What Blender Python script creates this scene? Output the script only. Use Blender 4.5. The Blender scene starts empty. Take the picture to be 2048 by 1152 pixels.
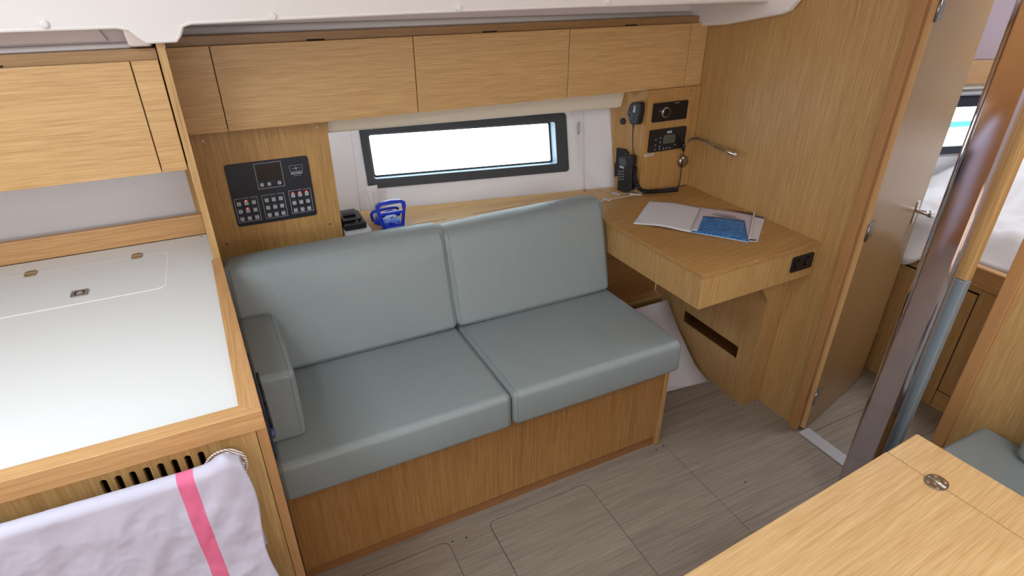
import bpy, bmesh, math, random
from mathutils import Vector, Matrix, noise
random.seed(7)
sc = bpy.context.scene
col = sc.collection

# ------------------------------------------------------------------ camera
F_PX = 1170.0
RW = [(0.8976902, -0.4406270, 0.0004944), (-0.2113979, -0.4316654, -0.8769127), (0.3866048, 0.7870914, -0.4806494)]
CAM = Vector((0, 0, 1.6))
cd = bpy.data.cameras.new('camera'); cam = bpy.data.objects.new('camera', cd); col.objects.link(cam)
cd.sensor_width = 36; cd.lens = 36 * F_PX / 2048; cd.clip_start = 0.02
r_, u_, f_ = Vector(RW[0]), -Vector(RW[1]), Vector(RW[2])
cam.matrix_world = Matrix(((r_.x, u_.x, -f_.x, CAM.x), (r_.y, u_.y, -f_.y, CAM.y), (r_.z, u_.z, -f_.z, CAM.z), (0, 0, 0, 1)))
sc.camera = cam

# ------------------------------------------------------------------ world, exposure, daylight
w = bpy.data.worlds.new('world'); sc.world = w; w.use_nodes = True
bg = w.node_tree.nodes['Background']; bg.inputs[0].default_value = (0.86, 0.95, 1, 1); bg.inputs[1].default_value = 6.0
sc.view_settings.view_transform = 'Standard'; sc.view_settings.look = 'None'
sc.view_settings.gamma = 1; sc.view_settings.exposure = 0.02
sc.cycles.use_denoising = True
sc.cycles.sample_clamp_indirect = 6
sc.cycles.max_bounces = 10

def area(name, loc, size, power, color=(1, 1, 1), rot=(0, 0, 0)):
    l = bpy.data.lights.new(name, 'AREA'); l.shape = 'RECTANGLE'; l.size = size[0]; l.size_y = size[1]
    l.energy = power; l.color = color
    o = bpy.data.objects.new(name, l); col.objects.link(o); o.location = loc; o.rotation_euler = rot
    return o
area('galley_hatch_daylight', (-.62, .62, 1.935), (.5, .55), 11, (.76, .93, 1))
area('companionway_daylight', (-1.2, -.55, 1.58), (.5, .9), 13, (.86, .93, 1), (0, math.radians(-80), 0))
area('saloon_hatch_daylight', (1.05, -.15, 1.935), (.5, .5), 6, (1, .95, .90))
area('starboard_window_daylight', (.2, -1.57, 1.35), (2.6, .5), 16, (1, .96, .94), (math.radians(90), 0, 0))
area('cabin_hatch_daylight', (2.75, .75, 1.925), (.45, .45), 9, (1, .97, .98))

# ------------------------------------------------------------------ helpers
def ray(u, v):
    d = Vector(((u - 1024) / F_PX, (v - 576) / F_PX, 1))
    return Vector([sum(RW[k][i] * d[k] for k in range(3)) for i in range(3)])
def at(u, v, ax, val):
    d = ray(u, v); return CAM + d * ((val - CAM[ax]) / d[ax])
def onpl(u, v, P0, N):
    d = ray(u, v); return CAM + d * ((Vector(P0) - CAM).dot(N) / d.dot(N))

def lin(c):
    c = c / 255.0
    return c / 12.92 if c <= .04045 else ((c + .055) / 1.055) ** 2.4
def rgb(r, g, b): return (lin(r), lin(g), lin(b), 1)

MC = {}
def mat(name, color, rough=.5, metal=0, spec=.5, noise_amt=0, nscale=40, bump=0, bscale=300, emit=None, es=0, coat=0):
    if name in MC: return MC[name]
    m = bpy.data.materials.new(name); m.use_nodes = True; nt = m.node_tree
    b = nt.nodes['Principled BSDF']
    b.inputs['Base Color'].default_value = color; b.inputs['Roughness'].default_value = rough
    b.inputs['Metallic'].default_value = metal; b.inputs['Specular IOR Level'].default_value = spec
    if coat: b.inputs['Coat Weight'].default_value = coat; b.inputs['Coat Roughness'].default_value = .2
    tc = nt.nodes.new('ShaderNodeTexCoord')
    if noise_amt:
        n = nt.nodes.new('ShaderNodeTexNoise'); n.inputs['Scale'].default_value = nscale; n.inputs['Detail'].default_value = 4
        nt.links.new(tc.outputs['Object'], n.inputs['Vector'])
        mx = nt.nodes.new('ShaderNodeMix'); mx.data_type = 'RGBA'
        mx.inputs['A'].default_value = tuple(c * (1 - noise_amt) for c in color[:3]) + (1,)
        mx.inputs['B'].default_value = tuple(min(1, c * (1 + noise_amt)) for c in color[:3]) + (1,)
        nt.links.new(n.outputs['Fac'], mx.inputs['Factor']); nt.links.new(mx.outputs['Result'], b.inputs['Base Color'])
    if bump:
        n2 = nt.nodes.new('ShaderNodeTexNoise'); n2.inputs['Scale'].default_value = bscale; n2.inputs['Detail'].default_value = 3
        nt.links.new(tc.outputs['Object'], n2.inputs['Vector'])
        bp = nt.nodes.new('ShaderNodeBump'); bp.inputs['Strength'].default_value = bump; bp.inputs['Distance'].default_value = .002
        nt.links.new(n2.outputs['Fac'], bp.inputs['Height']); nt.links.new(bp.outputs['Normal'], b.inputs['Normal'])
    if emit:
        b.inputs['Emission Color'].default_value = emit; b.inputs['Emission Strength'].default_value = es
    MC[name] = m; return m

def wood(name, axis, ca, cb, rough=.42, contrast=1.0, wide=9, fine=330, along=2.2, seed=0, bump=.12):
    """straight-grained veneer: streaks run along `axis` ('x','y','z' or an angle in the xy plane)"""
    if name in MC: return MC[name]
    m = bpy.data.materials.new(name); m.use_nodes = True; nt = m.node_tree; N, L = nt.nodes, nt.links
    b = N['Principled BSDF']; b.inputs['Roughness'].default_value = rough
    tc = N.new('ShaderNodeTexCoord')
    rot = N.new('ShaderNodeMapping'); L.new(tc.outputs['Object'], rot.inputs['Vector'])
    ax = axis
    if not isinstance(axis, str): rot.inputs['Rotation'].default_value = (0, 0, -axis); ax = 'x'
    def streak(sc_, al, detail, sd, dist=0):
        mp = N.new('ShaderNodeMapping'); s = [sc_] * 3; s['xyz'.index(ax)] = al
        mp.inputs['Scale'].default_value = s; mp.inputs['Location'].default_value = (sd, sd * 1.7, sd * .6)
        L.new(rot.outputs[0], mp.inputs['Vector'])
        n = N.new('ShaderNodeTexNoise'); n.inputs['Scale'].default_value = 1; n.inputs['Detail'].default_value = detail
        n.inputs['Roughness'].default_value = .6; n.inputs['Distortion'].default_value = dist
        L.new(mp.outputs[0], n.inputs['Vector']); return n.outputs['Fac']
    a = streak(wide, along * .5, 3, 3.1 + seed, .3)
    c = streak(fine, along * 4.5, 3, 7.7 + seed)
    d = streak(fine * .3, along * 1.3, 2, 1.3 + seed, .2)
    def math_(op, x, y):
        k = N.new('ShaderNodeMath'); k.operation = op
        for i, v in enumerate((x, y)):
            if isinstance(v, (int, float)): k.inputs[i].default_value = v
            else: L.new(v, k.inputs[i])
        return k.outputs[0]
    s = math_('ADD', math_('MULTIPLY', a, .14), math_('ADD', math_('MULTIPLY', c, .62), math_('MULTIPLY', d, .26)))
    r = N.new('ShaderNodeValToRGB'); L.new(s, r.inputs[0])
    k = .165 / contrast
    r.color_ramp.elements[0].position = .52 - k; r.color_ramp.elements[1].position = .52 + k
    r.color_ramp.elements[0].color = ca; r.color_ramp.elements[1].color = cb
    L.new(r.outputs[0], b.inputs['Base Color'])
    bp = N.new('ShaderNodeBump'); bp.inputs['Strength'].default_value = bump; bp.inputs['Distance'].default_value = .0006
    L.new(c, bp.inputs['Height']); L.new(bp.outputs[0], b.inputs['Normal'])
    MC[name] = m; return m

OA, OB = rgb(184, 140, 88), rgb(220, 181, 126)
W_X = wood('oak_horizontal', 'x', OA, OB)
W_Y = wood('oak_athwart', 'y', OA, OB)
W_Z = wood('oak_upright', 'z', rgb(168, 129, 78), rgb(206, 168, 112))
W_DESK = wood('oak_desk_top', math.radians(8), rgb(158, 116, 64), rgb(196, 154, 98), rough=.34)
W_EDGE = wood('oak_solid_edge', 'z', rgb(172, 124, 78), rgb(192, 146, 96), contrast=.7)
W_EDGEX = wood('oak_solid_edge_long', 'x', rgb(180, 132, 84), rgb(212, 168, 116), contrast=1)
W_EDGEY = wood('oak_solid_edge_athwart', 'y', rgb(180, 132, 84), rgb(212, 168, 116), contrast=1)
W_TABLE = wood('oak_table_top', math.radians(5), rgb(190, 152, 102), rgb(221, 188, 140), rough=.3, wide=18, along=2.4)
W_FLOOR = wood('grey_floorboards', 'x', rgb(122, 110, 100), rgb(164, 152, 140), rough=.45, wide=22, fine=260, along=1.4, contrast=.85)
W_DOOR = wood('oak_door_varnished', 'z', rgb(160, 124, 80), rgb(186, 150, 102), rough=.25, contrast=.5)
WHITE = mat('white_moulding', rgb(242, 238, 238), .45, bump=.05, bscale=500)
LINER = mat('white_vinyl_liner', rgb(228, 228, 234), .7, bump=.25, bscale=900)
LAMIN = mat('white_laminate', rgb(225, 226, 228), .32, bump=.03, bscale=700)
CREAM = mat('cream_vinyl', rgb(230, 224, 208), .6, bump=.1, bscale=600)
MAUVE = mat('mauve_fabric_liner', rgb(238, 226, 224), .8)
VINYL = mat('grey_green_leather', rgb(139, 149, 151), .38, noise_amt=.04, nscale=60, bump=.35, bscale=420)
SEAM = mat('leather_stitching', rgb(112, 120, 124), .6)
BLACK = mat('black_plastic', rgb(26, 27, 31), .45, bump=.05)
BLACKG = mat('black_gloss_plastic', rgb(18, 19, 23), .25)
NAVY = mat('navy_panel', rgb(30, 34, 46), .4)
FRAME = mat('charcoal_window_frame', rgb(48, 51, 58), .55, bump=.1, bscale=800)
CHROME = mat('chrome', rgb(215, 215, 220), .12, metal=1)
STEEL = mat('brushed_steel', rgb(170, 165, 160), .32, metal=1)
POLE = mat('polished_aluminium', rgb(205, 198, 206), .07, metal=1)
BRONZE = mat('bronze_hinge', rgb(168, 146, 112), .35, metal=.8)
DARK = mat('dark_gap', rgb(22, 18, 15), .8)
GREYP = mat('grey_plastic', rgb(150, 150, 152), .5)
PAPER = mat('white_paper', rgb(216, 216, 224), .6)
SCREEN = mat('dark_screen', rgb(48, 40, 34), .2)
KEY = mat('pale_key', rgb(190, 192, 198), .5)
KEYD = mat('dark_key_surround', rgb(62, 64, 72), .5)
LINE = mat('white_print', rgb(205, 208, 214), .6)
INK = mat('grey_ink', rgb(90, 92, 105), .7)
LED = mat('red_indicator', rgb(255, 60, 50), .4, emit=(1, .08, .05, 1), es=3)
BLUE = mat('blue_plastic', rgb(14, 50, 190), .3)
BLUEL = mat('blue_plastic_pale', rgb(90, 140, 225), .3)
CLOTH = mat('white_cotton', rgb(190, 186, 204), .85, bump=.15, bscale=900)
PINK = mat('pink_stripe_cotton', rgb(216, 104, 142), .85, bump=.15, bscale=900)
DUVET = mat('white_duvet_cotton', rgb(225, 222, 226), .85, bump=.05)
GLASS = bpy.data.materials.new('window_glass'); GLASS.use_nodes = True
_n = GLASS.node_tree; _n.nodes.clear()
_o = _n.nodes.new('ShaderNodeOutputMaterial'); _m = _n.nodes.new('ShaderNodeMixShader'); _t = _n.nodes.new('ShaderNodeBsdfTransparent'); _g = _n.nodes.new('ShaderNodeBsdfGlossy')
_g.inputs['Roughness'].default_value = .02; _m.inputs[0].default_value = .06; _t.inputs[0].default_value = (.93, .96, .97, 1)
_n.links.new(_t.outputs[0], _m.inputs[1]); _n.links.new(_g.outputs[0], _m.inputs[2]); _n.links.new(_m.outputs[0], _o.inputs[0])

def thing(name, label, cat, loc=(0, 0, 0), group=None):
    o = bpy.data.objects.new(name, None); col.objects.link(o); o.location = loc; o.empty_display_size = .05
    o['label'] = label; o['category'] = cat
    if group: o['group'] = group
    return o
def wloc(p):
    v = Vector((0, 0, 0))
    while p: v += p.location; p = p.parent
    return v
def link(name, me, m, parent=None, bevel=0, smooth=False, label=None, seg=2):
    """mesh built in world space, linked as one object; its origin is its parent's base"""
    off = wloc(parent)
    if off.length: me.transform(Matrix.Translation(-off))
    for k in (m if isinstance(m, (list, tuple)) else [m]): me.materials.append(k)
    o = bpy.data.objects.new(name, me); col.objects.link(o)
    if parent: o.parent = parent
    if bevel:
        b = o.modifiers.new('bevel', 'BEVEL'); b.width = bevel; b.segments = seg; b.limit_method = 'ANGLE'; b.angle_limit = math.radians(40)
    if smooth:
        for p in me.polygons: p.use_smooth = True
    if label: o['label'] = label
    return o
def bmobj(name, bm, m, parent=None, **k):
    bmesh.ops.recalc_face_normals(bm, faces=bm.faces)
    me = bpy.data.meshes.new(name); bm.to_mesh(me); bm.free()
    return link(name, me, m, parent, **k)
def struct(o): o['kind'] = 'structure'; return o
def tag(o, label, cat, group=None):
    o['label'] = label; o['category'] = cat
    if group: o['group'] = group
    return o
def addbox(bm, x0, x1, y0, y1, z0, z1):
    v = [bm.verts.new((x, y, z)) for z in (z0, z1) for x, y in ((x0, y0), (x1, y0), (x1, y1), (x0, y1))]
    for f in ((0, 3, 2, 1), (4, 5, 6, 7), (0, 1, 5, 4), (1, 2, 6, 5), (2, 3, 7, 6), (3, 0, 4, 7)): bm.faces.new([v[i] for i in f])
def box(name, x0, x1, y0, y1, z0, z1, m, parent=None, **k):
    bm = bmesh.new(); addbox(bm, x0, x1, y0, y1, z0, z1); return bmobj(name, bm, m, parent, **k)
def hexa(name, P, m, parent=None, **k):
    """8 corners: 4 bottom (ccw), 4 top"""
    bm = bmesh.new(); v = [bm.verts.new(p) for p in P]
    for f in ((0, 3, 2, 1), (4, 5, 6, 7), (0, 1, 5, 4), (1, 2, 6, 5), (2, 3, 7, 6), (3, 0, 4, 7)): bm.faces.new([v[i] for i in f])
    return bmobj(name, bm, m, parent, **k)
def addprism(bm, pts, ext):
    """planar polygon pts (3D) extruded by vector ext"""
    ext = Vector(ext); a = [bm.verts.new(p) for p in pts]; b = [bm.verts.new(Vector(p) + ext) for p in pts]
    bm.faces.new(a[::-1]); bm.faces.new(b); n = len(a)
    for i in range(n): bm.faces.new((a[i], a[(i + 1) % n], b[(i + 1) % n], b[i]))
def prism(name, pts, ext, m, parent=None, **k):
    bm = bmesh.new(); addprism(bm, pts, ext); return bmobj(name, bm, m, parent, **k)
def smoothpath(pts, n=8):
    pts = [Vector(p) for p in pts]; out = []
    for i in range(len(pts) - 1):
        p0 = pts[max(i - 1, 0)]; p1 = pts[i]; p2 = pts[i + 1]; p3 = pts[min(i + 2, len(pts) - 1)]
        for j in range(n):
            t = j / n
            out.append(.5 * ((2 * p1) + (p2 - p0) * t + (2 * p0 - 5 * p1 + 4 * p2 - p3) * t * t + (3 * p1 - p0 - 3 * p2 + p3) * t ** 3))
    out.append(pts[-1]); return out
def addtube(bm, pts, r, seg=10, closed=False, cap=True):
    pts = [Vector(p) for p in pts]; n = len(pts)
    rr = r if isinstance(r, (list, tuple)) else [r] * n
    up = None; rings = []
    for i, p in enumerate(pts):
        if closed: t = (pts[(i + 1) % n] - pts[i - 1]).normalized()
        else: t = (pts[min(i + 1, n - 1)] - pts[max(i - 1, 0)]).normalized()
        if up is None:
            up = t.orthogonal().normalized()
        else:
            up = (up - t * up.dot(t)).normalized()
        s = t.cross(up)
        rings.append([bm.verts.new(p + (up * math.cos(2 * math.pi * k / seg) + s * math.sin(2 * math.pi * k / seg)) * rr[i]) for k in range(seg)])
    for i in range(n if closed else n - 1):
        a, b = rings[i], rings[(i + 1) % n]
        for k in range(seg): bm.faces.new((a[k], a[(k + 1) % seg], b[(k + 1) % seg], b[k]))
    if cap and not closed: bm.faces.new(rings[0][::-1]); bm.faces.new(rings[-1])
def tube(name, pts, r, m, parent=None, seg=10, closed=False, **k):
    bm = bmesh.new(); addtube(bm, pts, r, seg, closed); k.setdefault('smooth', True); return bmobj(name, bm, m, parent, **k)
def addlathe(bm, prof, o, axis, seg=24):
    """prof: (radius, height) pairs along axis from o"""
    axis = Vector(axis).normalized(); a = axis.orthogonal().normalized(); b = axis.cross(a); o = Vector(o); rings = []
    for r, h in prof:
        rings.append([bm.verts.new(o + axis * h + (a * math.cos(2 * math.pi * k / seg) + b * math.sin(2 * math.pi * k / seg)) * max(r, 1e-5)) for k in range(seg)])
    for i in range(len(rings) - 1):
        for k in range(seg): bm.faces.new((rings[i][k], rings[i][(k + 1) % seg], rings[i + 1][(k + 1) % seg], rings[i + 1][k]))
    bm.faces.new(rings[0][::-1]); bm.faces.new(rings[-1])
def lathe(name, prof, o, axis, m, parent=None, seg=24, **k):
    bm = bmesh.new(); addlathe(bm, prof, o, axis, seg); return bmobj(name, bm, m, parent, **k)
def rr(x0, y0, x1, y1, r, n=5):
    pts = []
    for cx, cy, a0 in ((x1 - r, y1 - r, 0), (x0 + r, y1 - r, 90), (x0 + r, y0 + r, 180), (x1 - r, y0 + r, 270)):
        for i in range(n + 1):
            a = math.radians(a0 + 90 * i / n); pts.append((cx + r * math.cos(a), cy + r * math.sin(a)))
    return pts
def plate(name, loops, depth, O, U, V, N, m, parent=None, z0=0, **k):
    """flat plate (first loop) with holes (other loops), from N*z0 to N*(z0+depth)"""
    cu = bpy.data.curves.new(name, 'CURVE'); cu.dimensions = '2D'; cu.fill_mode = 'BOTH'; cu.extrude = abs(depth) / 2
    for lp in loops:
        s = cu.splines.new('POLY'); s.points.add(len(lp) - 1); s.use_cyclic_u = True
        for i, (x, y) in enumerate(lp): s.points[i].co = (x, y, 0, 1)
    to = bpy.data.objects.new(name, cu); col.objects.link(to)
    dg = bpy.context.evaluated_depsgraph_get(); me = bpy.data.meshes.new_from_object(to.evaluated_get(dg)); me.name = name
    bpy.data.objects.remove(to); bpy.data.curves.remove(cu)
    O, U, V, N = Vector(O), Vector(U), Vector(V), Vector(N)
    c = O + N * (z0 + depth / 2)
    me.transform(Matrix(((U.x, V.x, N.x, c.x), (U.y, V.y, N.y, c.y), (U.z, V.z, N.z, c.z), (0, 0, 0, 1))))
    bm = bmesh.new(); bm.from_mesh(me); bmesh.ops.remove_doubles(bm, verts=bm.verts, dist=1e-6); bm.to_mesh(me); bm.free()
    for p in me.polygons: p.use_smooth = False
    me.materials.clear()
    return link(name, me, m, parent, **k)
def text(body, size, O, U, V, N, m, parent, name='lettering', ext=.0003, bold=0):
    cu = bpy.data.curves.new(name, 'FONT'); cu.body = body; cu.size = size; cu.extrude = ext; cu.offset = bold
    cu.align_x = 'CENTER'; cu.align_y = 'CENTER'; cu.resolution_u = 3
    to = bpy.data.objects.new(name, cu); col.objects.link(to)
    dg = bpy.context.evaluated_depsgraph_get(); me = bpy.data.meshes.new_from_object(to.evaluated_get(dg)); me.name = name
    bpy.data.objects.remove(to); bpy.data.curves.remove(cu)
    O, U, V, N = Vector(O), Vector(U), Vector(V), Vector(N)
    me.transform(Matrix(((U.x, V.x, N.x, O.x), (U.y, V.y, N.y, O.y), (U.z, V.z, N.z, O.z), (0, 0, 0, 1))))
    for p in me.polygons: p.use_smooth = False
    me.materials.clear()
    return link(name, me, m, parent)
X, Y, Z = Vector((1, 0, 0)), Vector((0, 1, 0)), Vector((0, 0, 1))
def copy_tree(o, parent=None):
    c = o.copy(); col.objects.link(c)
    if parent: c.parent = parent
    for ch in list(o.children): copy_tree(ch, c)
    return c

def cushion(name, P, r, crown, label, group, n=30, seams=True, cat='cushion', soft=0):
    """8 corner points (bottom 4 ccw from front-left, top 4); rounded, slightly crowned"""
    P = [Vector(p) for p in P]
    L = ((P[1] - P[0]).length + (P[5] - P[4]).length) / 2; W = ((P[3] - P[0]).length + (P[7] - P[4]).length) / 2
    H = ((P[4] - P[0]).length + (P[6] - P[2]).length) / 2
    dims = (L, W, H)
    def mp(a, b, c):
        a, b, c = a / L, b / W, c / H
        lo = P[0] * (1 - a) * (1 - b) + P[1] * a * (1 - b) + P[2] * a * b + P[3] * (1 - a) * b
        hi = P[4] * (1 - a) * (1 - b) + P[5] * a * (1 - b) + P[6] * a * b + P[7] * (1 - a) * b
        return lo * (1 - c) + hi * c
    def shape(q):
        c = Vector([min(max(q[i], r), dims[i] - r) for i in range(3)]); d = Vector(q) - c
        if d.length > 1e-9: d = d.normalized() * r
        s = c + d
        for i in range(3):
            j, k = [x for x in range(3) if x != i]
            t = (4 * q[j] / dims[j] * (1 - q[j] / dims[j])) ** .5 * (4 * q[k] / dims[k] * (1 - q[k] / dims[k])) ** .5
            if q[i] < 1e-9: s[i] -= crown * t
            elif q[i] > dims[i] - 1e-9: s[i] += crown * t
        if soft:        # softer, rolled top front edge
            t, u = (s[1] - (W - soft)) / soft, (s[2] - (H - soft)) / soft
            if t > 0 and u > 0 and t * t + u * u > 1:
                k = 1 / math.sqrt(t * t + u * u); s[1] = W - soft + soft * t * k; s[2] = H - soft + soft * u * k
        return s
    # graded subdivision: dense near the edges
    def grid(d):
        m_ = max(3, int(d / .035)); e = [0, r * .15, r * .35, r * .6, r * .85]
        return e + [r + (d - 2 * r) * i / m_ for i in range(m_ + 1)] + [d - x for x in e[::-1]]
    G = [grid(d) for d in dims]
    bm = bmesh.new(); cache = {}
    def V(q):
        k = tuple(round(x, 6) for x in q)
        if k not in cache: cache[k] = bm.verts.new(mp(*shape(q)))
        return cache[k]
    for i in range(3):
        j, k = [x for x in range(3) if x != i]
        for val in (0, dims[i]):
            for a in range(len(G[j]) - 1):
                for b in range(len(G[k]) - 1):
                    qs = []
                    for da, db in ((0, 0), (1, 0), (1, 1), (0, 1)):
                        q = [0, 0, 0]; q[i] = val; q[j] = G[j][a + da]; q[k] = G[k][b + db]; qs.append(V(q))
                    bm.faces.new(qs)
    root = thing(name, label, cat, tuple((P[0] + P[2]) / 2), group)
    bmobj('cover', bm, VINYL, root, smooth=True)
    if seams:
        ins = min(.012, r)
        for side in (ins, L - ins):
            q_ = [(side, 0, H * (.08 + .92 * t / 20)) for t in range(20)] + [(side, W * .96 * (t / 30) ** 1.3, H) for t in range(31)]
            tube('seam', [mp(*shape(q)) for q in q_], .0008, SEAM, root, seg=5)
    return root

# ------------------------------------------------------------------ setting: shell
struct(box('floor', -1.28, 4.0, -1.6, 2.3, -.04, 0, W_FLOOR))
floor = bpy.data.objects['floor']
HO = Vector((.36, 2.215, .76)); ha = math.atan(.18); HU = Vector((math.cos(ha), -math.sin(ha), 0)); HV = Vector((0, .196, .9806)); HN = HU.cross(HV).normalized()
win_hole = rr(.128, .116, .889, .292, .012)
struct(plate('wall_port', [[(-.48, -.06), (1.62, -.06), (1.62, 1.25), (-.48, 1.25)], win_hole], .03, HO, HU, HV, -HN, LINER))
struct(box('wall_port_lower', -.118, 1.789, 2.27, 2.30, 0, .76, LINER))
struct(box('wall_galley', -1.2495, -.092, 1.9, 1.93, 0, 1.95, LINER))
struct(box('wall_starboard', -1.28, 4.0, -1.63, -1.6, 0, 1.95, LINER))
struct(box('wall_aft', -1.28, -1.25, -1.6, 1.93, 0, 1.95, wood('oak_aft_bulkhead', 'z', rgb(168, 112, 58), rgb(206, 150, 90))))
struct(box('wall_cabin_forward', 3.97, 4.0, -1.6, 1.175, 0, 1.95, LINER))
bm = bmesh.new()
for q in ((1.7895, 1.817, 1.104, 2.1, 0, 1.95), (1.789, 1.817, -1.6, .64, 0, 1.95), (1.789, 1.817, .64, 1.104, 1.85, 1.95)): addbox(bm, *q)
struct(bmobj('wall_forward', bm, W_Z))
# ceiling with three hatch openings
def rect(x0, y0, x1, y1): return [(x0, y0), (x1, y0), (x1, y1), (x0, y1)]
struct(plate('ceiling', [[(-1.3, -1.65), (4.0, -1.65), (4.0, 1.21), (1.82, 1.83), (1.82, 2.2), (-1.3, 2.45)], rr(-.88, .34, -.36, .9, .05), rr(.79, -.41, 1.31, .11, .05), rr(2.51, .51, 2.99, .99, .05)], .04, (0, 0, 1.95), X, Y, Z, WHITE))
for i, (x0, y0, x1, y1) in enumerate(((-.88, .34, -.36, .9), (.79, -.41, 1.31, .11), (2.51, .51, 2.99, .99))):
    t = thing('deck_hatch', ['square deck hatch in the white ceiling over the galley', 'square deck hatch in the white ceiling over the dining table', 'square deck hatch in the ceiling of the forward cabin'][i], 'hatch', ((x0 + x1) / 2, (y0 + y1) / 2, 1.95), 'deck hatches')
    plate('frame', [rr(x0 - .02, y0 - .02, x1 + .02, y1 + .02, .06), rr(x0 + .01, y0 + .01, x1 - .01, y1 - .01, .04)], .05, (0, 0, 1.95), X, Y, Z, WHITE, t)
    plate('pane', [rr(x0 + .012, y0 + .012, x1 - .012, y1 - .012, .04)], .006, (0, 0, 1.975), X, Y, Z, GLASS, t)

# jamb edges and threshold
struct(box('trim_1', 1.772, 1.7905, 1.077, 1.112, 0, 1.9, W_EDGE, bevel=.003))
struct(box('trim_2', 1.780, 1.826, .622, .657, 0, 1.9, W_EDGE, bevel=.003))
o = box('trim_3', 1.772, 1.83, .657, 1.066, -.001, .006, mat('satin_aluminium', rgb(196, 196, 202), .5, metal=.5), bevel=.002); struct(o)

# headliner over the saloon lockers: sloping fascia with recess, end return
def fasc(x, z): return Vector((x, 1.6 - (z - 1.489) * .28, z))
out = [(-1.25, 1.489), (-.160, 1.489), (-.136, 1.484), (-.122, 1.468), (-.112, 1.456), (-.052, 1.456), (-.043, 1.468), (-.034, 1.486), (-.015, 1.492), (.5, 1.499), (1.0, 1.503), (1.789, 1.500), (1.789, 1.95), (-1.25, 1.95)]
s_ = math.sqrt(1 + .28 ** 2)
FV = Vector((0, -.28 / s_, 1 / s_)); FN = Vector((0, 1 / s_, .28 / s_))
o = plate('trim_4', [[(x, (z - 1.489) * s_) for x, z in out]], .012, (0, 1.6, 1.489), X, FV, FN, WHITE, bevel=.004, seg=3); struct(o)
# rolled lip along the bottom of the fascia
bm = bmesh.new()
for seg_ in (out[0:1] + [(-.5, 1.489)] + out[1:12],):
    addtube(bm, [fasc(x, z) + Vector((0, .006, .001)) for x, z in seg_], .0068, 10)
struct(bmobj('trim_5', bm, WHITE, smooth=True))
struct(box('trim_6', -.088, 1.76, 1.985, 1.995, 1.42, 1.95, MAUVE))                      # recess back wall
bm = bmesh.new(); addtube(bm, [(-.088, 1.968, 1.444), (1.755, 1.968, 1.436)], .013, 12)
struct(bmobj('trim_7', bm, WHITE, smooth=True))                                     # rounded ledge
pts = [(1.752, 2.0, 1.405), (1.752, 1.9, 1.400), (1.752, 1.79, 1.412), (1.752, 1.54, 1.462), (1.752, 1.515, 1.474), (1.752, 1.49, 1.505), (1.752, 1.47, 1.95), (1.752, 2.0, 1.95)]
struct(prism('trim_8', pts, (.037, 0, 0), WHITE, bevel=.012, seg=4))
struct(box('trim_13', -.1045, -.0885, 1.625, 2.0, 1.4515, 1.95, WHITE))
# galley recess
struct(box('trim_9', -1.25, -.15, 1.735, 1.745, 1.42, 1.95, MAUVE))
bm = bmesh.new(); addbox(bm, -1.25, -.150, 1.705, 1.735, 1.405, 1.446)
struct(bmobj('trim_10', bm, WHITE, bevel=.008, seg=3))
pts = [(-.150, 1.64, 1.445), (-.150, 1.735, 1.43), (-.150, 1.735, 1.95), (-.150, 1.60, 1.95), (-.150, 1.60, 1.49)]
struct(prism('trim_11', pts, (.045, 0, 0), MAUVE, bevel=.006, seg=3))
o = hexa('access_panel', [(-1.1, 1.722, 1.45), (-.195, 1.722, 1.45), (-.195, 1.734, 1.45), (-1.1, 1.734, 1.45), (-1.1, 1.722, 1.483), (-.21, 1.722, 1.483), (-.21, 1.734, 1.483), (-1.1, 1.734, 1.483)], MAUVE, bevel=.002)
tag(o, 'long flat mauve panel in the ceiling recess above the galley lockers', 'panel')
for i, (u, v) in enumerate(((88, 47), (545, 32), (917, 15), (1216, 3))):
    d = ray(u, v); n = Vector((0, -1 / s_, -.28 / s_)); P = onpl(u, v, (0, 1.6, 1.489), n)
    o = lathe('screw_cap', [(.009, 0), (.009, .0035), (.0075, .0065), (.0045, .0075)], P, n, WHITE, seg=24, smooth=False)
    o.modifiers.new('bevel', 'BEVEL').width = .0008
    tag(o, ['round white button cap above the galley lockers, leftmost of its row', 'round white button cap above the widest locker door', 'round white button cap above the middle locker door', 'round white button cap above the rightmost locker door'][i], 'cap', 'button caps on the white headliner')

# ------------------------------------------------------------------ partition between galley and sofa
def px(y): return -.043 - .05 * (y - .93)
pts = [(px(.946) - .006, .946, 0), (px(2.2) - .006, 2.2, 0), (px(2.2) - .020, 2.2, 0), (px(.946) - .020, .946, 0)]
bm = bmesh.new()
addprism(bm, pts, (0, 0, .865))
addprism(bm, [(px(1.634), 1.634, .865), (px(2.2), 2.2, .865), (px(2.2) - .018, 2.2, .865), (px(1.634) - .018, 1.634, .865)], (0, 0, .585))
struct(bmobj('wall_partition', bm, W_Z, bevel=.0015))

# ------------------------------------------------------------------ galley
t = thing('galley_counter', 'white laminate galley counter with raised oak edge', 'counter', (-.9, 1.4, 0))
plate('worktop', [[(-1.245, .9555), (-.0808, .9555), (px(1.633) - .0245, 1.633), (px(1.634) - .0184, 1.6345), (px(1.85) - .0184, 1.85), (-1.245, 1.85)]], .034, (0, 0, .866), X, Y, Z, LAMIN, t, label='glossy white laminate worktop')
plate('front_edge', [[(-1.245, .923), (-.043, .923), (-.08, .955), (-1.245, .955)]], .042, (0, 0, .866), X, Y, Z, W_EDGEX, t, bevel=.0015)
plate('side_edge', [[(-.043, .9232), (px(1.634), 1.632), (px(1.634) - .024, 1.632), (-.0803, .955)]], .042, (0, 0, .866), X, Y, Z, W_EDGEY, t, bevel=.0015)
slots = [rr(x - .0052, .775, x + .0052, .852, .0051, 6) for x in [-.303 + .021 * i for i in range(8)]]
plate('front_panel', [rect(-1.245, 0, -.0625, .865)] + slots, .014, (0, .928, 0), X, Z, Y, W_Z, t)
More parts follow.
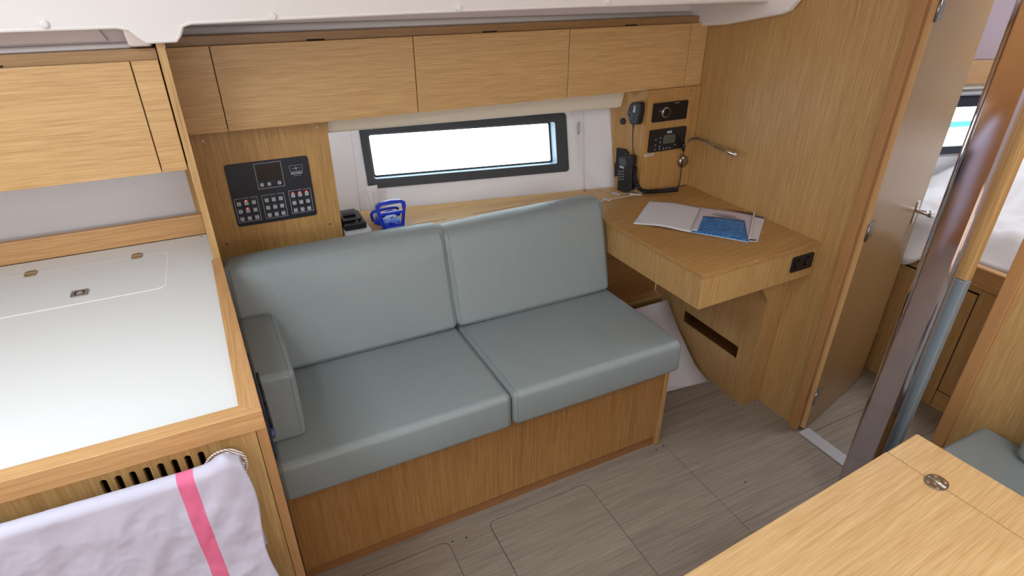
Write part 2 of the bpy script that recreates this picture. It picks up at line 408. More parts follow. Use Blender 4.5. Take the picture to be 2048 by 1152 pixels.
box('corner_post', -.0615, -.0435, .9285, .945, 0, .865, W_EDGE, t, bevel=.001)
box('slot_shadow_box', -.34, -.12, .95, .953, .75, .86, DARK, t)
box('backsplash', -1.245, -.1085, 1.852, 1.872, .90, .962, W_EDGEX, t, bevel=.003)
# access lid drawn by a fine groove, two hinges, a flush ring pull
ld = plate('lid', [rr(-.60, 1.530, -.211, 1.762, .022, 6)], .0012, (0, 0, .8995), X, Y, Z, LAMIN, t)
plate('lid_groove', [rr(-.6022, 1.5278, -.2088, 1.7642, .024, 6), rr(-.5995, 1.5305, -.2115, 1.7615, .0217, 6)], .0010, (0, 0, .8998), X, Y, Z, mat('pale_groove', rgb(250, 246, 244), .4), ld)
for hx in (-.527, -.286):
    plate('hinge', [[(hx + a * .0135, 1.763 + b * .0175) for a, b in ((-1, -.45), (-.8, -.85), (-.3, -1), (.3, -1), (.8, -.85), (1, -.45), (1, .45), (.8, .85), (.3, 1), (-.3, 1), (-.8, .85), (-1, .45))]], .003, (0, 0, .9008), X, Y, Z, BRONZE, ld, bevel=.0006)
    h = box('hinge_pin', hx - .0135, hx + .0135, 1.7618, 1.7642, .9036, .9050, STEEL, ld)
rp = plate('ring_pull', [rr(-.416, 1.566, -.380, 1.600, .004), rr(-.408, 1.573, -.388, 1.593, .003)], .003, (0, 0, .9008), X, Y, Z, STEEL, ld, bevel=.0005)
box('recess', -.408, -.388, 1.573, 1.593, .9008, .9016, DARK, ld)
lathe('ring', [(.0078, 0), (.0078, .001), (.005, .0012), (.004, .0018)], (-.398, 1.583, .9018), Z, CHROME, ld)
lathe('screw', [(.003, 0), (.003, .0008), (.001, .001)], (-.125, 1.838, .90), Z, STEEL, t)

# galley overhead locker
def ohl(name, label, y0, zb, zt, x0, x1, gaps, depth, fills, slotx, group):
    t = thing(name, label, 'locker', ((x0 + x1) / 2, y0, zb), group)
    box('carcass', x0, x1, y0 + .02, y0 + depth, zb + .004, zt + .024, wood('oak_locker_rail', 'x', rgb(150, 112, 68), rgb(178, 140, 94)), t, bevel=.001)
    xs = [x0] + gaps + [x1]
    for i in range(len(xs) - 1):
        a = xs[i] + (.0012 if i else 0); b = xs[i + 1] - (.0012 if i < len(xs) - 2 else 0)
        nm = 'filler_panel' if i in fills else 'door'
        d = box(nm, a, b, y0, y0 + .0185, zb, zt, wood('oak_locker_face_%d' % (i % 3), 'x', OA, OB, seed=i * 2.3), t, bevel=.0012)
    for sx in slotx:
        box('finger_slot', sx - .026, sx + .026, y0 + .017, y0 + .0205, zt - .002, zt + .0035, DARK, t)
    return t
ohl('overhead_locker', 'long oak overhead locker with three doors above the sofa and chart table', 1.9, 1.18, 1.412, -.0915, 1.787, [.014, .590, 1.158, 1.703], .085, (0, 4), (.30, .86, 1.43), None)
ohl('overhead_locker', 'oak overhead locker left of the partition, above the white galley counter', 1.65, 1.152, 1.412, -1.245, px(1.68) - .02, [-.86, -.157], .24, (2,), (-.42,), None)
box_ = box('trim_12', -.122, -.1095, 1.872, 1.8995, .90, 1.152, W_Z); struct(box_)

# ------------------------------------------------------------------ sofa
sofa = thing('sofa_bench', 'oak plinth box of the two-seat sofa standing on the grey floor', 'sofa bench', (.6, 1.4, 0))
box('front_panel', -.055, 1.222, 1.262, 1.278, .045, .395, wood('oak_plinth', 'z', rgb(150, 104, 54), rgb(188, 142, 86)), sofa, bevel=.001)
box('kickboard', -.055, 1.222, 1.269, 1.28, .001, .0445, wood('oak_kick', 'x', rgb(140, 92, 50), rgb(168, 120, 74)), sofa)
box('end_panel', 1.223, 1.243, 1.258, 1.90, .001, .395, W_Z, sofa, bevel=.002)
box('deck', -.06, 1.222, 1.28, 1.84, .378, .395, W_X, sofa)
def seat(x0, x1, zf=.516, zr=.498):
    return [(x0, 1.190, .3955), (x1, 1.190, .3955), (x1, 1.70, .397), (x0, 1.70, .397), (x0, 1.196, zf), (x1, 1.196, zf), (x1, 1.70, zr), (x0, 1.70, zr)]
cushion('seat_cushion', seat(-.059, .588), .018, .004, 'grey-green leather seat cushion beside the armrest, at the sofa left end', 'sofa seat cushions')
cushion('seat_cushion', seat(.5935, 1.222), .020, .004, 'grey-green leather seat cushion at the sofa right end, beside the chart table', 'sofa seat cushions')
def back(x0, x1):
    # local: a along x, b = height direction (face out), c = thickness;   bottom=rear face, top=front face
    fb, ft = Vector((0, 1.606, .509)), Vector((0, 1.706, .858)); n = Vector((0, .964, -.266)) * .115
    q = []
    for base in (n, Vector((0, 0, 0))):
        for x, p in ((x0, fb), (x1, fb), (x1, ft), (x0, ft)): q.append(Vector((x, 0, 0)) + p + base)
    q[0].z += .035; q[1].z += .035
    if x0 > 0:
        q[3].z -= .011; q[7].z -= .011
    return q
cushion('back_cushion', back(-.081, .584), .018, .007, 'grey-green leather back cushion under the switch panel', 'sofa back cushions', soft=.060)
cushion('back_cushion', back(.5875, 1.210), .018, .007, 'grey-green leather back cushion below the window, beside the chart table', 'sofa back cushions', soft=.060)
cushion('arm_cushion', [(-.0680, 1.292, .512), (.030, 1.292, .512), (.030, 1.57, .510), (-.080, 1.57, .510), (-.0645, 1.296, .722), (.032, 1.296, .716), (.022, 1.640, .706), (-.082, 1.640, .706)], .015, .003, 'narrow upright leather armrest cushion against the galley side', None)
# black fitting on the galley side above the armrest
t = thing('handheld_holder', 'black plastic holder fixed to the galley side next to the armrest', 'holder', (px(1.15), 1.15, .7))
hx = px(1.1)
hexa('back_plate', [(px(1.02), 1.02, .70), (px(1.02) + .006, 1.02, .70), (px(1.30) + .006, 1.30, .70), (px(1.30), 1.30, .70), (px(1.02), 1.02, .84), (px(1.02) + .006, 1.02, .84), (px(1.30) + .006, 1.30, .80), (px(1.30), 1.30, .80)], mat('dark_blue_plastic', rgb(38, 50, 78), .4), t, bevel=.002)
for yy in (1.06, 1.12, 1.19):
    box('clip', px(yy) + .006, px(yy) + .013, yy - .02, yy + .02, .74, .80, BLACK, t, bevel=.003)
lathe('knob', [(.010, 0), (.010, .006), (.007, .008)], (px(1.02) + .006, 1.03, .765), X, mat('slate_blue_knob', rgb(70, 84, 120), .4), t)

# ------------------------------------------------------------------ towel, rail, rope
t = thing('towel_rail', 'oak grab rail across the galley front under the draped towel', 'rail', (-.5, .868, .853))
tube('bar', [(-1.2, .868, .8682), (-.125, .868, .851)], .0115, W_X, t, seg=14)
for xx in (-1.15, -.16): tube('bracket', [(xx, .868, .851), (xx, .900, .80), (xx, .9275, .80)], .008, W_X, t)
nu, nv = 260, 230
bm = bmesh.new(); rows = []
x_edges = [-.92 + (.92 - .0875) * i / nu for i in range(nu + 1)]
def prof(s):
    # s<0 behind the rail, arc over, then the front drop; returns (y,z)
    R = .0145
    if s < 0: return (.868 + R, .851 + s)
    arc = math.pi * R
    if s < arc:
        a = s / R; return (.868 + R * math.cos(a), .851 + R * math.sin(a))
    return (.868 - R, .851 - (s - arc))
for j in range(nv + 1):
    s = -.22 + (.22 + .045 + .56) * j / nv
    row = []
    for i, x in enumerate(x_edges):
        y, z = prof(s); drop = max(0, s - .03)
        fold = .006 * noise.noise(Vector((x * 14, s * 5, 1.3))) + .0035 * noise.noise(Vector((x * 34 + s * 8, s * 16, 4.1)))
        amp = min(1, abs(s - .022) * 12)
        crk = 0
        for fq, am in ((22, .0016), (55, .0007)):
            crk += am * (1 - 2 * abs(noise.noise(Vector((x * fq + s * fq * .5, s * fq * .8 - x * fq * .3, fq)))))
        y -= crk * amp
        y -= fold * amp * (1.0 + 1.5 * min(drop, .4)) + .01 * drop
        e = max(0, 1 - (x_edges[-1] - x) / .06)          # bunch at the right-hand corner
        bump_ = math.exp(-((x + .113) / .024) ** 2)
        z += bump_ * .020 * math.exp(-((s - .02) / .05) ** 2); y += -.006 * bump_ * math.exp(-((s - .03) / .06) ** 2)
        z -= e * e * .004 - (-.12 - x) * .016
        xx = x + .05 * drop * (0.5 + .5 * noise.noise(Vector((3, drop * 3, 0)))) * .4 - e * .004 * math.exp(-drop / .1) + e * .006 * math.sin(drop * 22)
        z += .0015 * noise.noise(Vector((x * 40, s * 30, 9)))
        row.append(bm.verts.new((xx, y, z)))
    rows.append(row)
for j in range(nv):
    s = -.22 + (.22 + .045 + .56) * j / nv
    for i in range(nu):
        f = bm.faces.new((rows[j][i], rows[j][i + 1], rows[j + 1][i + 1], rows[j + 1][i]))
        f.material_index = 1 if -.1885 < (x_edges[i] + x_edges[i + 1]) / 2 < -.1645 else 0
o = bmobj('dish_towel', bm, [CLOTH, PINK], smooth=True)
m_ = o.modifiers.new('thick', 'SOLIDIFY'); m_.thickness = .0015
tag(o, 'white cotton towel with one pink stripe hanging over the galley rail', 'towel')
# braided rope coil round the rail end
def braid():
    m = bpy.data.materials.new('braided_rope'); m.use_nodes = True; nt = m.node_tree; b = nt.nodes['Principled BSDF']; b.inputs['Roughness'].default_value = .8
    tc = nt.nodes.new('ShaderNodeTexCoord'); wv = nt.nodes.new('ShaderNodeTexWave'); wv.inputs['Scale'].default_value = 95; wv.bands_direction = 'DIAGONAL'
    nt.links.new(tc.outputs['Object'], wv.inputs['Vector'])
    r = nt.nodes.new('ShaderNodeValToRGB'); r.color_ramp.elements[0].color = rgb(150, 112, 104); r.color_ramp.elements[1].color = rgb(232, 226, 224)
    r.color_ramp.elements[0].position = .25; r.color_ramp.elements[1].position = .5
    nt.links.new(wv.outputs['Fac'], r.inputs[0]); nt.links.new(r.outputs[0], b.inputs['Base Color']); return m
pts = []
for k in range(97):
    a = 2 * math.pi * k / 48; R = .034 if k < 48 else .034 - .006 * min(1, (k - 48) / 12)
    pts.append((-.122 + R * math.cos(a), .912 - .004 * k / 96 + .004 * math.sin(a), .816 + R * math.sin(a)))
o = tube('rope_coil', pts, .0024, braid(), seg=8); tag(o, 'coil of white braided cord hanging behind the towel corner', 'rope')

# ------------------------------------------------------------------ switchboard between galley and window
t = thing('switchboard_cabinet', 'upright oak board carrying the switch panel, left of the window', 'cabinet', (.11, 1.98, .76))
box('board', -.0945, .304, 1.97, 1.988, .70, 1.18, wood('oak_switchboard', 'z', rgb(162, 120, 66), rgb(204, 162, 102)), t, bevel=.002)
box('return_panel', .290, .304, 1.988, 2.20, .70, 1.18, W_Z, t)
box('vent_slot', .3035, .306, 2.02, 2.03, 1.06, 1.10, DARK, t)
for q in ((-.062, 1.144), (.272, 1.149), (.265, .821), (-.067, .812)):
    lathe('screw', [(.0042, 0), (.0042, .0012), (.003, .0016), (.0012, .0016), (.001, .0009)], (q[0], 1.97, q[1]), -Y, STEEL, t, seg=16)
sp = thing('switch_panel', 'dark navy electrical switch panel with small screen and lit red indicators', 'switch panel', (.102, 1.97, .86))
PY = 1.97
plate('face_plate', [rr(-.0215, .862, .2275, 1.066, .009, 6)], .005, (0, PY, 0), X, Z, -Y, NAVY, sp, bevel=.0008)
FY = PY - .005
def line_frame(x0, z0, x1, z1, w=.0009, nm='printed_frame', parent=sp):
    return plate(nm, [rect(x0, z0, x1, z1), rect(x0 + w, z0 + w, x1 - w, z1 - w)], .0003, (0, FY, 0), X, Z, -Y, LINE, parent)
line_frame(.0628, .977, .1432, 1.0595)
plate('screen', [rr(.0686, 1.0045, .1370, 1.0515, .002)], .0008, (0, FY, 0), X, Z, -Y, SCREEN, sp)
for bx in (.0752, .097, .1285):
    k_ = plate('push_button', [rr(bx - .0050, .985, bx + .0050, .9955, .0012)], .002, (0, FY, 0), X, Z, -Y, KEY, sp)
    plate('printed_mark', [rect(bx - .0015, .9885, bx + .0015, .992)], .0003, (0, FY - .002, 0), X, Z, -Y, INK, k_)
random.seed(3)
for (x0, x1, bx0, bx1, leds) in ((-.0158, .0532, -.004, .0405, {(1, 0), (1, 1)}), (.0662, .1352, .0792, .1225, set()), (.1494, .2190, .1620, .2052, {(0, 0), (1, 0), (2, 0)})):
    z0, z1 = (.8755, .9555) if x0 < .14 else (.879, .9585)
    line_frame(x0, z0, x1, z1)
    cx = (x0 + x1) / 2; plate('title_gap', [rect(cx - .012, z1 - .0015, cx + .012, z1 + .0008)], .0004, (0, FY, 0), X, Z, -Y, NAVY, sp)
    for tx in range(5): plate('printed_title', [rect(cx - .009 + tx * .0036, z1 - .001, cx - .0066 + tx * .0036, z1 + .0004)], .0006, (0, FY, 0), X, Z, -Y, LINE, sp)
    for i in range(3):
        for j in range(3):
            bx = bx0 + (bx1 - bx0) * i / 2; bz = (z1 - .0155) - .0255 * j
            k_ = plate('push_button', [rr(bx - .0078, bz - .0098, bx + .0078, bz + .0098, .0024)], .0018, (0, FY, 0), X, Z, -Y, KEYD, sp)
            plate('key_cap', [rr(bx - .0055, bz - .0075, bx + .0055, bz + .0042, .001)], .0012, (0, FY - .0018, 0), X, Z, -Y, KEY, k_)
            a = random.random()
            for s_k in range(2): plate('symbol', [rect(bx - .0030 + a * .002, bz - .0045 + s_k * .0038, bx + .0012 + a * .002, bz - .0030 + s_k * .0038)], .0003, (0, FY - .003, 0), X, Z, -Y, INK, k_)
            on = (i, j) in leds
            plate('indicator', [rr(bx - .0030, bz + .0058, bx + .0030, bz + .0082, .001)], .001, (0, FY - .0018, 0), X, Z, -Y, LED if on else BLACK, k_)
line_frame(.1662, 1.0198, .2062, 1.0400, .0006, 'emblem')
star = []
for k in range(16):
    a = 2 * math.pi * k / 16; R = (.0185, .0016, .0030, .0016, .0085, .0016, .0030, .0016)[k % 8]; star.append((.1862 + R * math.cos(a) * .9, 1.0299 + R * math.sin(a)))
plate('emblem', [star], .0003, (0, FY, 0), X, Z, -Y, LINE, sp)
text('BAVARIA', .0088, (.1862, FY - .0003, 1.0138), X, Z, -Y, LINE, sp, bold=.0002)
text('Y A C H T S', .0046, (.1862, FY - .0003, 1.0058), X, Z, -Y, LINE, sp)

# ------------------------------------------------------------------ window
w1 = thing('window_1', 'long low window with charcoal frame above the sofa shelf', 'window', tuple(HO)); del w1['category']; del w1['label']; w1['kind'] = 'structure'
plate('window_frame', [rr(.1035, .083, .936, .3215, .014, 6), rr(.131, .118, .886, .289, .010)], .010, HO, HU, HV, HN, FRAME, w1, bevel=.0025)
plate('window_reveal', [rr(.128, .115, .889, .292, .011), rr(.132, .119, .885, .288, .009)], .070, HO, HU, HV, -HN, mat('blue_grey_reveal', rgb(128, 150, 166), .5), w1, z0=-.008)
plate('gasket', [rr(.131, .118, .886, .289, .010), rr(.139, .126, .878, .281, .006)], .006, HO, HU, HV, -HN, BLACK, w1, z0=.052)
plate('pane', [rr(.131, .118, .886, .289, .010)], .004, HO, HU, HV, -HN, GLASS, w1, z0=.058)
# dotted frit round the pane edge
bm = bmesh.new()
for k in range(150):
    for vv in (.1285, .2785):
        c = HO + HU * (.141 + k * .0049) + HV * vv - HN * .0575
        for a, b in ((0, 1),):
            vs = [bm.verts.new(c + HU * (.0015 * math.cos(t_)) + HV * (.0015 * math.sin(t_))) for t_ in [2 * math.pi * q / 6 for q in range(6)]]; bm.faces.new(vs)
o = bmobj('dotted_edge', bm, BLACK, w1)
for (a, b) in ((.117, .100), (.51, .100), (.924, .100), (.924, .306), (.117, .306)):
    lathe('screw', [(.0028, 0), (.0028, .0006), (.001, .001)], HO + HU * a + HV * b + HN * .010, HN, BLACKG, w1, seg=12)

# blind cassette with guide wires and pull cords
bl = thing('roller_blind', 'cream roller blind cassette with thin pull cords over the window', 'blind', (.9, 2.0, 1.14))
hexa('cassette', [(.306, 2.01, 1.118), (1.490, 2.01, 1.095), (1.485, 2.06, 1.095), (.306, 2.19, 1.118), (.306, 2.00, 1.1795), (1.498, 2.00, 1.1795), (1.486, 2.08, 1.1795), (.306, 2.19, 1.1795)], CREAM, bl, bevel=.010, seg=4)
def hp(u, v, off): return onpl(u, v, HO + HN * off, HN)
tube('guide_wire', [hp(700, 250, .012), at(723, 437, 2, .768)], .0006, GREYP, bl, seg=5)
lathe('wire_stop', [(.005, 0), (.005, .012), (.003, .016)], at(724.5, 441, 2, .7605), Z, CHROME, bl, seg=12)
tube('guide_wire', [hp(1167, 214, .012), at(1168.5, 376, 2, .768)], .0006, GREYP, bl, seg=5)
lathe('wire_stop', [(.005, 0), (.005, .012), (.003, .016)], at(1169, 383, 2, .7605), Z, CHROME, bl, seg=12)
z3 = lambda x, y: (640 + x / 3.413, 180 + y / 3.413)
ca = [hp(*z3(1725, 130), .018), hp(*z3(1760, 330), .02), hp(*z3(1800, 520), .03), hp(*z3(1865, 625), .04)] + [at(*z3(1945, 683), 2, .765), at(*z3(2000, 700), 2, .764), at(*z3(2080, 706), 2, .764), at(1262, 387.5, 2, .764)]
tube('pull_cord', smoothpath(ca), .0007, LINE, bl, seg=5)
cb = [hp(*z3(1766, 310), .02), hp(*z3(1772, 430), .025), hp(*z3(1790, 540), .03), hp(*z3(1830, 630), .035), at(*z3(1880, 705), 2, .764), at(*z3(1935, 740), 2, .764)]
tube('pull_cord', smoothpath(cb), .0007, LINE, bl, seg=5)
tube('pull_cord', [hp(*z3(1778, 130), .018), hp(*z3(1768, 215), .02)], .0007, LINE, bl, seg=5)
tube('tassel', [hp(*z3(1768, 215), .02), hp(*z3(1768, 224), .02), hp(*z3(1765, 298), .02), hp(*z3(1765, 306), .02)], [.002, .0035, .0035, .002], GREYP, bl)
for a, b in (((1224, 385.5), (1240, 390)), ((1258, 388), (1284, 389.5)), ((1206, 397.5), (1221, 402))):
    p, q = at(*a, 2, .7645), at(*b, 2, .7645); tube('cord_toggle', [p, p * .9 + q * .1, p * .1 + q * .9, q], [.002, .0038, .0038, .002], mat('clear_grey_toggle', rgb(185, 185, 190), .3), bl)

# ------------------------------------------------------------------ shelf behind the sofa
t = thing('shelf', 'oak shelf running along the hull behind the sofa backrest', 'shelf', (.8, 2.0, .745))
sh = [(.3045, 1.885), (1.22, 1.885), (1.22, 1.88), (1.50, 1.88), (1.498, 1.975)]
plate('board', [[(.3055, 1.885), (1.497, 1.885), (1.484, 2.006), (.3055, 2.218)], rect(.40, 1.974, .694, 1.980), rect(.803, 1.974, 1.062, 1.980)], .018, (0, 0, .742), X, Y, Z, W_X, t)
box('slot_bottom', .39, 1.07, 1.97, 1.985, .736, .7415, DARK, t)
box('front_edge', .305, 1.497, 1.879, 1.8848, .735, .7605, mat('pale_edge_banding', rgb(208, 204, 196), .6), t)

# things on the shelf
t = thing('black_case', 'flat black case lying on a white box at the left end of the shelf', 'case', (.36, 2.0, .79))
zc = .788
box('body', .309, .387, 1.955, 2.085, zc, zc + .024, BLACK, t, bevel=.004)
box('lid', .309, .375, 1.975, 2.075, zc + .0245, zc + .036, BLACKG, t, bevel=.004)
box('clasp', .352, .360, 1.968, 1.972, zc + .01, zc + .03, STEEL, t)
box('handle', .318, .362, 2.00, 2.02, zc + .0365, zc + .046, BLACK, t, bevel=.004)
o = box('cardboard_box', .308, .398, 1.938, 2.06, .7605, .787, PAPER, bevel=.001); tag(o, 'flat white box under the black case on the shelf', 'box')
lx = at(786, 450, 1, 1.95).x
t = thing('suction_lifter', 'bright blue double suction lifter standing on the shelf behind the sofa', 'suction lifter', (lx, 1.99, .7605))
for cy_ in (1.950, 2.055):
    lathe('suction_cup', [(.044, 0), (.047, .004), (.040, .014), (.020, .022), (.012, .034)], (lx, cy_, .7605), Z, BLUE, t, seg=32, smooth=True)
def lifter_handle(yb, zb, lean, nm):
    U = X; V = Vector((0, lean, 1)).normalized(); N = U.cross(V)
    outer = [(-.036, -.012), (.038, -.012), (.044, .02), (.054, .068), (.053, .082), (.040, .090), (0, .094), (-.040, .090), (-.052, .080), (-.054, .066), (-.044, .02)]
    inner = [(-.030, .006), (.032, .006), (.040, .042), (-.038, .042)]; inner2 = [(-.041, .052), (.043, .052), (.042, .074), (.034, .079), (-.032, .079), (-.041, .073)]
    return plate(nm, [outer, inner, inner2], .015, (lx, yb, zb), U, V, -N, BLUE, t, z0=-.0075, bevel=.004, seg=3)
lifter_handle(1.948, .783, .12, 'handle_frame')
box('cup_rim', lx - .030, lx + .034, 1.930, 1.941, .771, .786, BLUE, t, bevel=.004)
tube('lever', smoothpath([(lx - .050, 2.045, .775), (lx - .056, 2.03, .806), (lx - .04, 2.025, .818), (lx + .03, 2.025, .820), (lx + .044, 2.03, .808), (lx + .040, 2.045, .775)], 4), .005, BLUE, t)
tube('lever', smoothpath([(lx - .034, 1.975, .812), (lx, 1.972, .828), (lx + .034, 1.975, .812)], 4), .008, BLUE, t)
box('bridge', lx - .032, lx + .032, 1.960, 2.05, .784, .797, BLUEL, t, bevel=.004)
lathe('rivet', [(.006, 0), (.006, .004), (.004, .005)], (lx, 1.962, .812), -Y, CHROME, t)
# white tube standing behind the lifter
t = thing('cream_tube', 'white squeeze tube standing on its cap behind the blue suction lifter', 'tube', (.458, 2.12, .7605))
bm = bmesh.new(); prev = None
for k in range(9):
    f = k / 8; wd = .0135 + .008 * f; th = .0135 * (1 - f) + .0012; z = .785 + .098 * f
    ring = [bm.verts.new((.456 + wd * math.cos(a), 2.12 + th * math.sin(a), z)) for a in [2 * math.pi * q / 20 for q in range(20)]]
    if prev:
        for q in range(20): bm.faces.new((prev[q], prev[(q + 1) % 20], ring[(q + 1) % 20], ring[q]))
    else: bm.faces.new(ring[::-1])
    prev = ring
bm.faces.new(prev)
bmobj('body', bm, mat('off_white_tube', rgb(222, 216, 212), .5), t, smooth=True)
lathe('cap', [(.013, 0), (.0135, .002), (.0125, .0245)], (.456, 2.12, .7605), Z, LINE, t)
for k_ in range(6): box('printed_line', .4515 + .004 * (k_ % 2), .4525 + .004 * (k_ % 2), 2.1045, 2.1055, .800 + .011 * k_, .808 + .011 * k_, INK, t)

# ------------------------------------------------------------------ corner instrument cabinet
CO = Vector((1.4865, 2.021, .76)); CU = Vector((.270, -.963, 0)).normalized(); CN = CU.cross(Z)
t = thing('instrument_cabinet', 'oak corner cabinet carrying the radio sets, right of the window', 'cabinet', (1.65, 1.95, .76))
W_SIDE = wood('oak_instrument_side', 'z', rgb(160, 118, 66), rgb(198, 156, 98))
plate('side_panel', [[(.004, .0005), (.131, .0005), (.131, .4195), (-.062, .4195)]], .016, CO, CU, Z, -CN, W_SIDE, t, bevel=.001)
plate('front_panel', [rect(1.5235, .7605, 1.788, 1.1795)], .016, (0, 1.888, 0), X, Z, Y, W_SIDE, t, bevel=.002)
for q in ((1.528, 1.167), (1.734, 1.163)):
    lathe('screw', [(.0042, 0), (.0042, .0012), (.003, .0016), (.0012, .0016), (.001, .0009)], (q[0], 1.888, q[1]), -Y, STEEL, t, seg=16)
FP = 1.888
# stereo
s = thing('stereo_unit', 'black stereo with a round silver-ringed dial at the top of the corner cabinet', 'stereo', (1.634, FP, 1.09))
plate('faceplate', [rr(1.549, 1.0555, 1.7195, 1.129, .002)], .010, (0, FP, 0), X, Z, -Y, BLACKG, s, bevel=.0015)
lathe('dial', [(.0215, 0), (.0215, .008), (.020, .011), (.0175, .012)], (1.603, FP - .010, 1.092), -Y, CHROME, s, seg=36)
lathe('dial_face', [(.0165, 0), (.0165, .0012), (.015, .002)], (1.603, FP - .0222, 1.092), -Y, BLACKG, s, seg=36)
plate('printed_name', [rect(1.650, 1.1225, 1.674, 1.1245)], .0003, (0, FP - .010, 0), X, Z, -Y, GREYP, s)
# vhf
v_ = thing('radio_set', 'black VHF radio with grey screen and keys below the stereo', 'radio', (1.636, FP, .975))
plate('faceplate', [rr(1.545, .934, 1.728, 1.0235, .003)], .012, (0, FP, 0), X, Z, -Y, BLACK, v_, bevel=.002)
FR = FP - .012
plate('screen', [rr(1.612, .963, 1.673, .999, .002)], .001, (0, FR, 0), X, Z, -Y, mat('lcd_olive', rgb(84, 90, 78), .35), v_)
text('B&G', .013, (1.640, FR - .0004, 1.0095), X, Z, -Y, LINE, v_, bold=.0004)
for (kx, kz) in ((1.573, .985), (1.596, .990), (1.596, .972), (1.573, .963), (1.596, .955), (1.573, .945), (1.596, .944), (1.618, .944), (1.634, .944), (1.650, .944), (1.676, .953)):
    b_ = lathe('key', [(.006, 0), (.0055, .0012)], (kx, FR, kz), -Y, KEYD, v_, seg=14)
    plate('symbol', [rect(kx - .002, kz - .0012, kx + .002, kz + .0012)], .0003, (0, FR - .0012, 0), X, Z, -Y, LINE, b_)
o = plate('paper_label', [[(1.534, .9165), (1.581, .918), (1.5815, .928), (1.5345, .9265)]], .0006, (0, FP, 0), X, Z, -Y, PAPER)
tag(o, 'narrow white label strip stuck under the radio set', 'label')
plate('printed_line', [[(1.541, .9205), (1.575, .9215), (1.575, .9245), (1.541, .9235)]], .0003, (0, FP - .0006, 0), X, Z, -Y, INK, o)
# round socket on the side panel
def sp2(u, v, off): return onpl(u, v, CO + CN * off, CN)
P = sp2(1246.5, 242.5, 0)
s = thing('round_socket', 'small round black socket on the side panel left of the hand microphone', 'socket', tuple(P))
lathe('body', [(.013, 0), (.013, .005), (.011, .007), (.004, .0075)], P, CN, BLACK, s)
lathe('pin', [(.004, 0), (.0035, .001)], P + CN * .0076, CN, KEYD, s)
# hand microphone
z4 = lambda x, y: (1140 + x / 4.115, 160 + y / 4.115)
P = sp2(1267, 228, 0)
mc = thing('hand_microphone', 'black hand microphone clipped high on the corner cabinet side', 'microphone', tuple(P))
def loc2(p, off=0):
    d = p - CO; return (d.dot(CU), d.z)
body = [loc2(sp2(*z4(*q), .035)) for q in ((508, 184), (575, 186), (582, 200), (578, 280), (558, 370), (492, 362), (470, 290), (472, 255), (490, 205))]
plate('body', [body], .030, CO, CU, Z, CN, BLACK, mc, z0=.006, bevel=.006, seg=4)
plate('clip', [[(a * .4 + loc2(P)[0] * .6, b * .4 + loc2(P)[1] * .6) for a, b in body]], .0062, CO, CU, Z, CN, BLACK, mc)
q = loc2(sp2(*z4(530, 240), .0365)); text('B&G', .014, CO + CU * q[0] + Z * q[1] + CN * .0364, Z, -CU, CN, LINE, mc, bold=.0004)
for (a, b) in ((495, 270), (510, 290), (482, 300), (492, 315), (503, 318)):
    q = loc2(sp2(*z4(a, b), .0365)); lathe('key', [(.0022, 0), (.002, .0006)], CO + CU * q[0] + Z * q[1] + CN * .0362, CN, GREYP, mc, seg=10)
# handset and cradle
hs = thing('handset', 'black cordless handset with small screen standing in its cradle on the shelf corner', 'handset', tuple(at(1238, 388, 2, .7605)))
hb = [loc2(sp2(*z4(*q), .045)) for q in ((398, 628), (500, 622), (515, 640), (500, 905), (490, 925), (385, 905))]
hb = [(a, max(b, .0015)) for a, b in hb]
plate('body', [hb], .032, CO, CU, Z, CN, BLACK, hs, z0=.014, bevel=.005, seg=3)
q = loc2(sp2(*z4(455, 610), .03)); tube('antenna', [CO + CU * q[0] + Z * (q[1] - .02) + CN * .022, CO + CU * q[0] + Z * (q[1] + .010) + CN * .022], .009, BLACK, hs)
scr = [loc2(sp2(*z4(*q), .0465)) for q in ((403, 640), (460, 645), (463, 702), (410, 702))]
plate('screen', [scr], .0006, CO, CU, Z, CN, mat('grey_green_lcd', rgb(74, 84, 92), .3), hs, z0=.046)
q = loc2(sp2(*z4(427, 718), .0465)); text('B&G', .0125, CO + CU * q[0] + Z * q[1] + CN * .0463, CU, Z, CN, LINE, hs, bold=.0004)
for r_i in range(4):
    for c_i in range(3):
        q = loc2(sp2(*z4(402 + c_i * 17, 752 + r_i * 22), .0465)); lathe('key', [(.003, 0), (.0026, .0007)], CO + CU * q[0] + Z * q[1] + CN * .046, CN, GREYP, hs, seg=8)
cr = [loc2(sp2(*z4(*q), .012)) for q in ((383, 560), (455, 572), (455, 640), (400, 690), (398, 790), (365, 795), (367, 690), (378, 668))]
plate('cradle', [cr], .0135, CO, CU, Z, CN, BLACK, hs, z0=.0005, bevel=.002)
# coiled microphone cable
cb_ = thing('microphone_cable', 'black coiled cable looping from the hand microphone along the chart table', 'cable', tuple(at(1290, 388, 2, .765)))
top = sp2(*z4(522, 368), .022)
tube('plain_cable', smoothpath([top, sp2(*z4(515, 470), .018), sp2(*z4(520, 600), .020), sp2(*z4(540, 715), .028)]), .0020, BLACK, cb_, seg=8)
tube('strain_relief', [top + Z * .004, top - Z * .014], [.0045, .0022], BLACK, cb_, seg=10)
path = smoothpath([sp2(*z4(536, 722), .028), sp2(*z4(532, 790), .030), at(*z4(552, 862), 1, 1.862), at(*z4(585, 905), 2, .7715), at(*z4(640, 918), 2, .7715), at(*z4(760, 912), 2, .7715), at(*z4(885, 902), 2, .7715)], 14)
Ls = [0]
for a, b in zip(path, path[1:]): Ls.append(Ls[-1] + (b - a).length)
hel = []; up = Vector((.3, .5, .8)); turns = Ls[-1] / .0052; n_ = int(turns * 9)
import bisect
